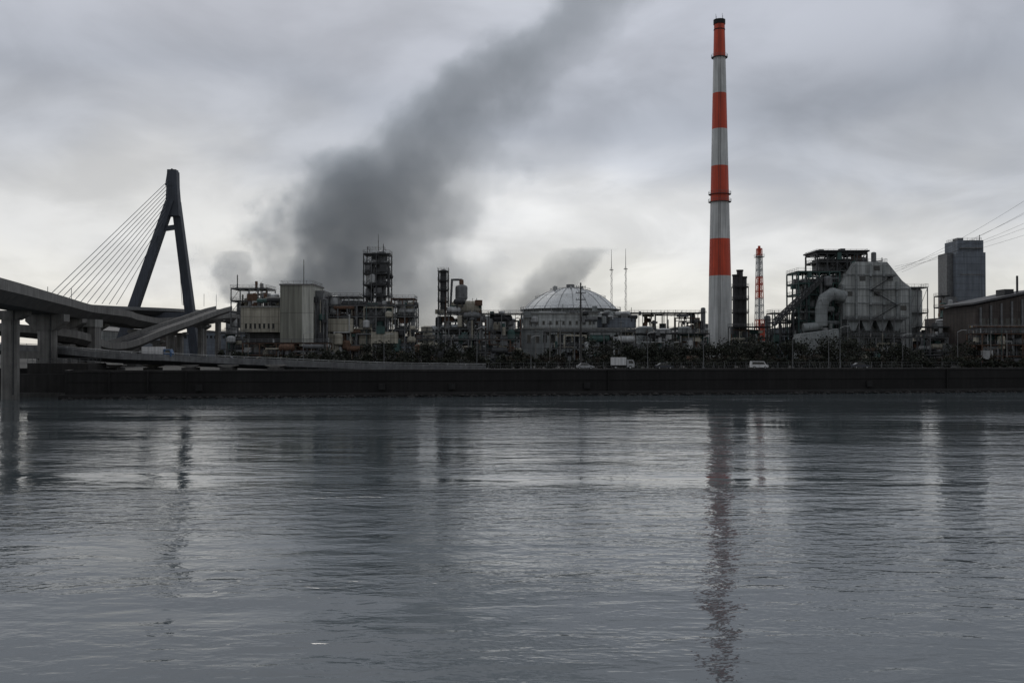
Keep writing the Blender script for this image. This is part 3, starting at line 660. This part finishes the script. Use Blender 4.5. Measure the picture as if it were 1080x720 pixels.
# ------------------------------------------------------------------ lamps & poles
def lamp(u_, d, vt, arm=1.8):
    o = Obj('street_lamp'); x = U(u_, d); z = V(vt, d)
    o.part('pole'); o.cyl((x, d, GZ), (x, d, z), .12, .07, 'steel', 8); o.cyl((x, d, GZ), (x, d, GZ+.6), .28, None, 'steel', 8)
    o.part('arm'); o.cyl((x, d, z), (x+arm*.6, d, z+.5), .07, None, 'steell', 6); o.cyl((x+arm*.6, d, z+.5), (x+arm, d, z+.55), .07, None, 'steell', 6)
    o.part('luminaire'); o.box(x+arm-.1, x+arm+.7, d-.18, d+.18, z+.45, z+.65, 'steell'); o.finish()
for a_ in ((503, 268, 347), (683, 270, 352), (874, 272, 349), (886, 276, 346), (560, 272, 356), (742, 274, 356), (952, 280, 354), (1010, 285, 350), (405, 268, 354), (320, 266, 352), (836, 275, 357)): lamp(*a_)
o = Obj('utility_pole'); D = 275; x = U(612.5, D)
o.part('pole'); o.cyl((x, D, GZ), (x, D, V(298, D)), .34, .2, 'concd', 10)
o.part('cross_arms')
for v_ in (303, 309, 316, 325): z = V(v_, D); o.box(x-1.4, x+1.4, D-.35, D-.2, z-.1, z+.1, 'steeld'); [o.cyl((x+q, D-.27, z), (x+q, D-.27, z+.5), .1, None, 'steell', 6) for q in (-1.2, -.6, .6, 1.2)]
o.part('transformer'); o.cyl((x+.7, D-.2, V(340, D)), (x+.7, D-.2, V(334, D)), .4, None, 'steel', 10); o.part('ladder_pegs')
for k in range(20): z = GZ+3+k*.8; o.beam((x-.5, D, z), (x+.5, D, z), .05, 'steeld')
o.finish()
for u_ in (565, 580, 591, 655, 470, 1045, 1062):
    o = Obj('utility_pole'); D = R.uniform(285, 300); x = U(u_, D); z = V(R.uniform(335, 350), D)
    o.part('pole'); o.cyl((x, D, GZ), (x, D, z), .18, .12, 'conc', 8); o.part('cross_arm'); o.box(x-.9, x+.9, D-.25, D-.15, z-.8, z-.65, 'steeld'); o.finish()

o = Obj('quay_road', True)
def strip(o, off0, off1, z0, z1, m_, xa=-90, xb=320, dash=None):
    if dash is None: segs = [(xa, xb)]
    else:
        segs = []; q = xa
        while q < xb: segs.append((q, q+dash[0])); q += dash[1]
    for a_, b_ in segs:
        v = [(xx, bank(xx)+of, z) for z in (z0, z1) for (xx, of) in ((a_, off0), (b_, off0), (b_, off1), (a_, off1))]
        o._add(v, [(0,3,2,1),(4,5,6,7),(0,1,5,4),(1,2,6,5),(2,3,7,6),(3,0,4,7)], m_)
o.part('asphalt'); strip(o, 30, 38, GZ-.05, GZ+.004, 'asphalt', -30)
o.part('lane_line'); strip(o, 33.9, 34.05, GZ+.006, GZ+.010, 'paint', -30, 320, (5, 10)); o.part('kerbs'); strip(o, 29.7, 29.99, GZ-.05, GZ+.13, 'conc', -30); strip(o, 38.01, 38.3, GZ-.05, GZ+.13, 'conc', -30)
o.finish()
o = Obj('chain_link_fence', True)
xx = -60
while xx < 310:
    off = 24; h_ = 1.9; y = bank(xx)+off; o.beam((xx, y, GZ), (xx, y, GZ+h_), .09, 'steel')
    for q in (.15, .5, .98): o.beam((xx, y, GZ+h_*q), (xx+3, bank(xx+3)+off, GZ+h_*q), .05, 'steel')
    for k in range(6): o.beam((xx+k*.5, bank(xx+k*.5)+off, GZ+.1), (xx+k*.5+.5, bank(xx+k*.5+.5)+off, GZ+h_), .025, 'steel')
    xx += 3
o.finish()

# ------------------------------------------------------------------ vehicles
def wheel(o, x, y, z, r): o.cyl((x, y-.12, z+r), (x, y+.12, z+r), r, None, 'tyre', 14); o.cyl((x, y-.14, z+r), (x, y+.14, z+r), r*.55, None, 'steell', 10)
def car(name, x, y, z, m_, van=False):
    o = Obj(name); o.part('body')
    if van: pr = [(-2.15,.35),(2.15,.35),(2.2,.9),(1.6,1.05),(1.1,1.85),(-2.05,1.9),(-2.2,.9)]
    else: pr = [(-2.15,.35),(2.15,.35),(2.2,.75),(1.2,.95),(.5,1.42),(-1.0,1.45),(-1.7,1.0),(-2.18,.9)]
    o.prism([(x+a, z+b) for a, b in pr], y-.85, y+.85, m_)
    o.part('windows')
    wn = [(-1.9,1.1),(1.3,1.1),(.95,1.7),(-1.85,1.72)] if van else [(-1.45,1.0),(1.0,.98),(.45,1.33),(-.95,1.36)]
    for s_ in (-1, 1): o.prism([(x+a, z+b) for a, b in wn], y+s_*.86-.015, y+s_*.86+.015, 'glass')
    o.part('lights'); o.box(x+2.1, x+2.22, y-.75, y-.4, z+.6, z+.75, 'steell'); o.box(x+2.1, x+2.22, y+.4, y+.75, z+.6, z+.75, 'steell')
    o.part('wheels'); [wheel(o, x+a, y+b, z, .32) for a in (-1.35, 1.35) for b in (-.78, .78)]; o.finish()
def truck(name, x, y, z, cabm, boxm, L=5.1):
    o = Obj(name); o.part('cargo_box'); o.box(x+1.5-L, x+1.5, y-1.1, y+1.1, z+1.0, z+2.9, boxm); o.part('cab'); o.prism([(x+1.7, z+.5), (x+3.5, z+.5), (x+3.55, z+1.4), (x+3.2, z+2.3), (x+1.7, z+2.35)], y-1.0, y+1.0, cabm)
    o.part('windows'); [o.prism([(x+2.1, z+1.4), (x+3.3, z+1.4), (x+3.0, z+2.1), (x+2.1, z+2.1)], y+s_*1.01-.015, y+s_*1.01+.015, 'glass') for s_ in (-1, 1)]
    o.part('chassis'); o.box(x+1.6-L, x+3.3, y-.5, y+.5, z+.55, z+.95, 'steeld'); o.part('wheels'); [wheel(o, x+a, y+b, z, .45) for a in (2.5-L, 2.5) for b in (-.95, .95)]; o.finish()
def onv(u_):
    return min(pl, key=lambda p: abs(p.x/p.y*F+540-u_))
p = onv(172); truck('box_truck', p.x, p.y-1.5, p.z+.02, 'truckb', 'carw')
p = onv(250); car('sedan_car', p.x, p.y-1.5, p.z+.02, 'card')
for nm, u_, m_, vn in (('sedan_car', 617, 'cars', 0), ('minivan', 799, 'carw', 1), ('sedan_car', 700, 'card', 0), ('sedan_car', 905, 'card', 0)):
    x = U(u_, 262 if u_ < 700 else 285); y = bank(x)+6.5; x = U(u_, y); y = bank(x)+6.5; car(nm, x, y, GZ+.42, m_, vn)
x = U(646, 262); truck('box_truck', x, bank(x)+7, GZ+.4, 'cars', 'carw', 3.6)
o = Obj('quay_access_road', True); o.part('embankment'); strip(o, 3.5, 10.5, GZ-.1, GZ+.40, 'asphalt', 0, 320); o.part('kerb'); strip(o, 3.2, 3.49, GZ-.1, GZ+.5, 'concd', 0, 320); strip(o, 10.51, 10.8, GZ-.1, GZ+.5, 'concd', 0, 320); o.part('lane_line'); strip(o, 5.0, 5.12, GZ+.404, GZ+.408, 'paint', 0, 320, (5, 10)); o.finish()

# ------------------------------------------------------------------ trees
def tree_row(name, items, leafk='leaf', dens=520):
    o = Obj(name, True); o.part('trunks')
    rng = np.random.default_rng(R.randint(0, 9999)); q = []
    for (x, y, h_, cw) in items:
        o.cyl((x, y, GZ-.1), (x+R.uniform(-.2, .2), y, GZ+h_*.55), .16, .09, 'bark', 6)
        ncl = R.randint(7, 10)
        for k in range(ncl):
            ax = x+R.uniform(-1, 1)*cw*.7; ay = y+R.uniform(-1, 1)*cw*.6; az = GZ+h_*R.uniform(.15, .86); rr_ = cw*R.uniform(.3, .52)
            o.cyl((x, y, GZ+h_*R.uniform(.25, .5)), (ax, ay, az), .07, .03, 'bark', 4)
            n = int(dens/ncl); dirs = rng.normal(size=(n, 3)); dirs /= np.linalg.norm(dirs, axis=1)[:, None]
            c_ = np.array([ax, ay, az])+dirs*(rr_*rng.uniform(.3, 1.12, size=(n, 1)))*np.array([1.15, 1.15, .85])
            c_[:, 2] = np.maximum(c_[:, 2], GZ+.1); q.append(c_)
    C = np.vstack(q); n = len(C); a = rng.normal(size=(n, 3)); a /= np.linalg.norm(a, axis=1)[:, None]; b_ = np.cross(a, rng.normal(size=(n, 3))); b_ /= np.linalg.norm(b_, axis=1)[:, None]
    s_ = rng.uniform(.2, .42, size=(n, 1)); v4 = np.stack([C-a*s_, C+b_*s_*.7, C+a*s_, C-b_*s_*.7], 1).reshape(-1, 3)
    o.part('foliage'); o._add(v4.tolist(), [(4*i, 4*i+1, 4*i+2, 4*i+3) for i in range(n)], leafk)
    o.finish()
def row(u0, u1, d, hmin, hmax, step, gap=.1):
    it = []; u_ = u0
    while u_ < u1:
        if R.random() > gap: h_ = R.uniform(hmin, hmax); it.append((U(u_, d), d+R.uniform(-2.5, 2.5), h_, h_*R.uniform(.45, .62)))
        u_ += step*R.uniform(.6, 1.4)
    return it
tree_row('tree_row', row(335, 505, 288, 5, 8.5, 10, .1))
tree_row('tree_row', row(500, 600, 292, 4, 7, 10, .2))
tree_row('tree_row', row(625, 800, 292, 6, 8.8, 8, .02))
tree_row('tree_row', row(770, 905, 300, 7.5, 10, 8, .02))
tree_row('tree_row', row(900, 1065, 305, 5.5, 9, 10, .1))
tree_row('bare_hedge', row(540, 1080, 283, 2.2, 4.0, 9, .1), 'leafb', 220)
tree_row('hedge', row(300, 1090, 279, 2.2, 3.6, 6, .06), 'leaf', 240)
tree_row('tree_row', row(236, 340, 300, 3.5, 5.5, 11, .25))

# ------------------------------------------------------------------ smoke volumes
def smoke(name, u0, u1, v0, v1, d, dh, cen, hw, kd, dens, col, nscale, amt=1.5, bias=True, step=1.2):
    m, nt, N_, L_ = newmat(name+'_volume')
    global N, L; N, L = N_, L_
    out = N.new('ShaderNodeOutputMaterial'); pv = N.new('ShaderNodeVolumePrincipled'); L.new(pv.outputs[0], out.inputs['Volume'])
    pv.inputs['Color'].default_value = (*col, 1); pv.inputs['Anisotropy'].default_value = 0.3
    tc = N.new('ShaderNodeTexCoord'); sx = N.new('ShaderNodeSeparateXYZ'); L.new(tc.outputs['Object'], sx.inputs[0])
    z0, z1 = V(v0, d), V(v1, d)
    t = mrange(sx.outputs[2], z0, z1, 0, 1, False)
    def fc(pts):
        n = N.new('ShaderNodeFloatCurve'); c = n.mapping.curves[0]
        P_ = [((v0-a)/(v0-v1), b) for a, b in pts]
        c.points[0].location = P_[0]; c.points[1].location = P_[-1]
        for p in P_[1:-1]: c.points.new(*p)
        n.mapping.update(); L.new(t, n.inputs['Value']); return n.outputs[0]
    c01 = fc([(a, (b-200)/600) for a, b in cen]); h01 = fc([(a, b/200) for a, b in hw]); kk = fc(kd)
    pxm = d/F
    xc = mth('MULTIPLY_ADD', c01, 600*pxm, (200-540)*pxm); hwm = mth('MULTIPLY', h01, 200*pxm)
    big = N.new('ShaderNodeTexNoise'); big.inputs['Scale'].default_value = nscale*.45; big.inputs['Detail'].default_value = 0; L.new(tc.outputs['Object'], big.inputs['Vector'])
    dx = mth('DIVIDE', mth('SUBTRACT', sx.outputs[0], xc), hwm); dy = mth('DIVIDE', mth('SUBTRACT', sx.outputs[1], d), dh)
    rr_ = mth('SQRT', mth('ADD', mth('MULTIPLY', dx, dx), mth('MULTIPLY', dy, dy)))
    n1 = N.new('ShaderNodeTexNoise'); n1.inputs['Scale'].default_value = nscale; n1.inputs['Detail'].default_value = 3; n1.inputs['Roughness'].default_value = .62
    L.new(tc.outputs['Object'], n1.inputs['Vector'])
    f = mth('ADD', mth('SUBTRACT', 1.06, rr_), mth('ADD', mth('MULTIPLY_ADD', n1.outputs['Fac'], amt*1.5, -amt*.75), mth('MULTIPLY_ADD', big.outputs['Fac'], amt*.7, -amt*.35)))
    f = mrange(f, 0, .4, 0, 1)
    if bias: f = mth('MULTIPLY', f, mrange(dx, -.9, .9, 1.25, .42))
    L.new(mth('MULTIPLY', mth('MULTIPLY', f, kk), dens), pv.inputs['Density'])
    M[name+'_v'] = m
    try: m.cycles.volume_step_rate = step
    except Exception: pass
    o = Obj(name, True)
    cv = sorted(cen, key=lambda a: -a[0]); hh = dict(hw)
    left = [(U(a[1]-hh[a[0]]*1.5, d), V(a[0], d)) for a in cv]; right = [(U(a[1]+hh[a[0]]*1.5, d), V(a[0], d)) for a in cv]
    o.prism(left+right[::-1], d-dh*1.2, d+dh*1.2, name+'_v'); o.finish()
smoke('smoke_plume', 220, 720, 345, -80, 660, 50,
      [(345, 400), (300, 398), (250, 392), (200, 410), (150, 460), (100, 518), (50, 576), (0, 630), (-80, 700)],
      [(345, 140), (300, 138), (250, 130), (200, 122), (150, 98), (100, 84), (50, 76), (0, 72), (-80, 74)],
      [(345, .7), (300, .9), (250, 1.0), (200, .95), (150, .72), (100, .58), (50, .5), (0, .42), (-80, .3)], .031, (.72, .80, .88), .032, 1.15, True)
smoke('steam_cloud', 540, 650, 330, 262, 620, 16,
      [(330, 570), (300, 580), (285, 592), (262, 620)], [(330, 34), (300, 38), (285, 42), (262, 34)], [(330, 1), (300, 1), (285, .8), (262, .4)], .045, (.9, .94, .97), .06, 1.2, False, 2.0)
smoke('steam_cloud', 225, 275, 320, 265, 620, 12,
      [(320, 256), (300, 254), (285, 250), (265, 248)], [(320, 20), (300, 24), (285, 24), (265, 18)], [(320, .8), (300, .9), (285, .8), (265, .5)], .05, (.85, .9, .95), .07, 1.2, False, 2.0)

# ------------------------------------------------------------------ world
W = bpy.data.worlds.new('World'); scene.world = W; W.use_nodes = True
nt = W.node_tree; N = nt.nodes; L = nt.links; N.clear()
out = N.new('ShaderNodeOutputWorld'); bg = N.new('ShaderNodeBackground'); L.new(bg.outputs[0], out.inputs[0])
SE, SA = 38, -18   # sun elevation, azimuth from +Y (deg)
sky = N.new('ShaderNodeTexSky'); sky.sky_type = 'NISHITA'; sky.sun_disc = False; sky.sun_elevation = math.radians(SE); sky.sun_rotation = math.radians(SA)
tc = N.new('ShaderNodeTexCoord'); sx = N.new('ShaderNodeSeparateXYZ'); L.new(tc.outputs['Generated'], sx.inputs[0])
zc = mth('MAXIMUM', sx.outputs[2], 0.0); den = mth('ADD', zc, .30)
cb = N.new('ShaderNodeCombineXYZ'); L.new(mth('DIVIDE', sx.outputs[0], den), cb.inputs[0]); L.new(mth('DIVIDE', sx.outputs[1], den), cb.inputs[1])
def sn(scale, det, rough, dist=0, off=(0, 0, 0)):
    mp = N.new('ShaderNodeMapping'); mp.inputs['Location'].default_value = off; L.new(cb.outputs[0], mp.inputs[0])
    n = N.new('ShaderNodeTexNoise'); n.inputs['Scale'].default_value = scale; n.inputs['Detail'].default_value = det; n.inputs['Roughness'].default_value = rough; n.inputs['Distortion'].default_value = dist
    L.new(mp.outputs[0], n.inputs['Vector']); return n.outputs['Fac']
nA = sn(3.2, 6, .52, .35, (3.1, 1.7, 0)); nB = sn(1.2, 4, .5, .2, (0.4, 5.2, 0))
el = mth('ADD', zc, mth('MULTIPLY_ADD', nB, .24, -.12))
rp = N.new('ShaderNodeValToRGB'); L.new(mth('MULTIPLY', el, 2.0), rp.inputs[0]); cr_ = rp.color_ramp; cr_.interpolation = 'EASE'
stops = [(0, (.68, .66, .61)), (.10, (.78, .77, .735)), (.24, (.71, .71, .71)), (.38, (.52, .54, .585)), (.48, (.43, .455, .51)), (.62, (.48, .50, .555)), (1, (.54, .56, .60))]
cr_.elements[0].position = 0; cr_.elements[0].color = (*stops[0][1], 1); cr_.elements[1].position = 1; cr_.elements[1].color = (*stops[-1][1], 1)
for p_, c_ in stops[1:-1]: e_ = cr_.elements.new(p_); e_.color = (*c_, 1)
fA = mrange(nA, .32, .68, .86, 1.12)
fy = mrange(sx.outputs[1], -1, .6, .62, 1.0, False)
az_ = mth('DIVIDE', sx.outputs[0], mth('MAXIMUM', sx.outputs[1], .05))
def lobe(u_, v_, su, sv, amp):   # broad thin / thick patches in the overcast
    a = mth('DIVIDE', mth('SUBTRACT', az_, (u_-540)/F), su); b_ = mth('DIVIDE', mth('SUBTRACT', zc, (372-v_)/F), sv)
    g_ = mth('EXPONENT', mth('MULTIPLY', mth('ADD', mth('MULTIPLY', a, a), mth('MULTIPLY', b_, b_)), -1.0)); return mth('MULTIPLY', g_, amp)
lb = mth('ADD', mth('ADD', lobe(640, 215, .16, .06, .18), lobe(960, 128, .22, .045, -.26)), mth('ADD', lobe(90, 150, .30, .09, -.10), lobe(680, 20, .16, .05, .14)))
lb = mth('ADD', lb, 1.0)
sc = N.new('ShaderNodeVectorMath'); sc.operation = 'SCALE'; L.new(rp.outputs[0], sc.inputs[0]); L.new(mth('MULTIPLY', mth('MULTIPLY', fA, fy), lb), sc.inputs['Scale'])
s2 = N.new('ShaderNodeVectorMath'); s2.operation = 'SCALE'; L.new(sky.outputs[0], s2.inputs[0]); s2.inputs['Scale'].default_value = .08
mx = N.new('ShaderNodeMix'); mx.data_type = 'RGBA'; mx.inputs[0].default_value = .92
L.new(s2.outputs[0], mx.inputs[6]); L.new(sc.outputs[0], mx.inputs[7]); L.new(mx.outputs[2], bg.inputs[0]); bg.inputs[1].default_value = 1.0

sd = bpy.data.lights.new('sun', 'SUN'); sd.energy = .6; sd.angle = math.radians(20); sd.color = (1, .96, .9)
so = bpy.data.objects.new('sun', sd); scene.collection.objects.link(so)
az, el_ = math.radians(SA), math.radians(SE)
dirv = Vector((math.sin(az)*math.cos(el_), math.cos(az)*math.cos(el_), math.sin(el_)))
so.rotation_euler = (-dirv).to_track_quat('-Z', 'Y').to_euler(); so.location = dirv*300

cd = bpy.data.cameras.new('camera'); co = bpy.data.objects.new('camera', cd); scene.collection.objects.link(co)
cd.sensor_width = 36; cd.lens = 35; cd.clip_end = 20000; cd.clip_start = .5
co.location = (0, 0, CH); co.rotation_euler = (math.radians(90)+math.atan(12/F), 0, 0)
scene.camera = co
print('objects', len(bpy.data.objects))
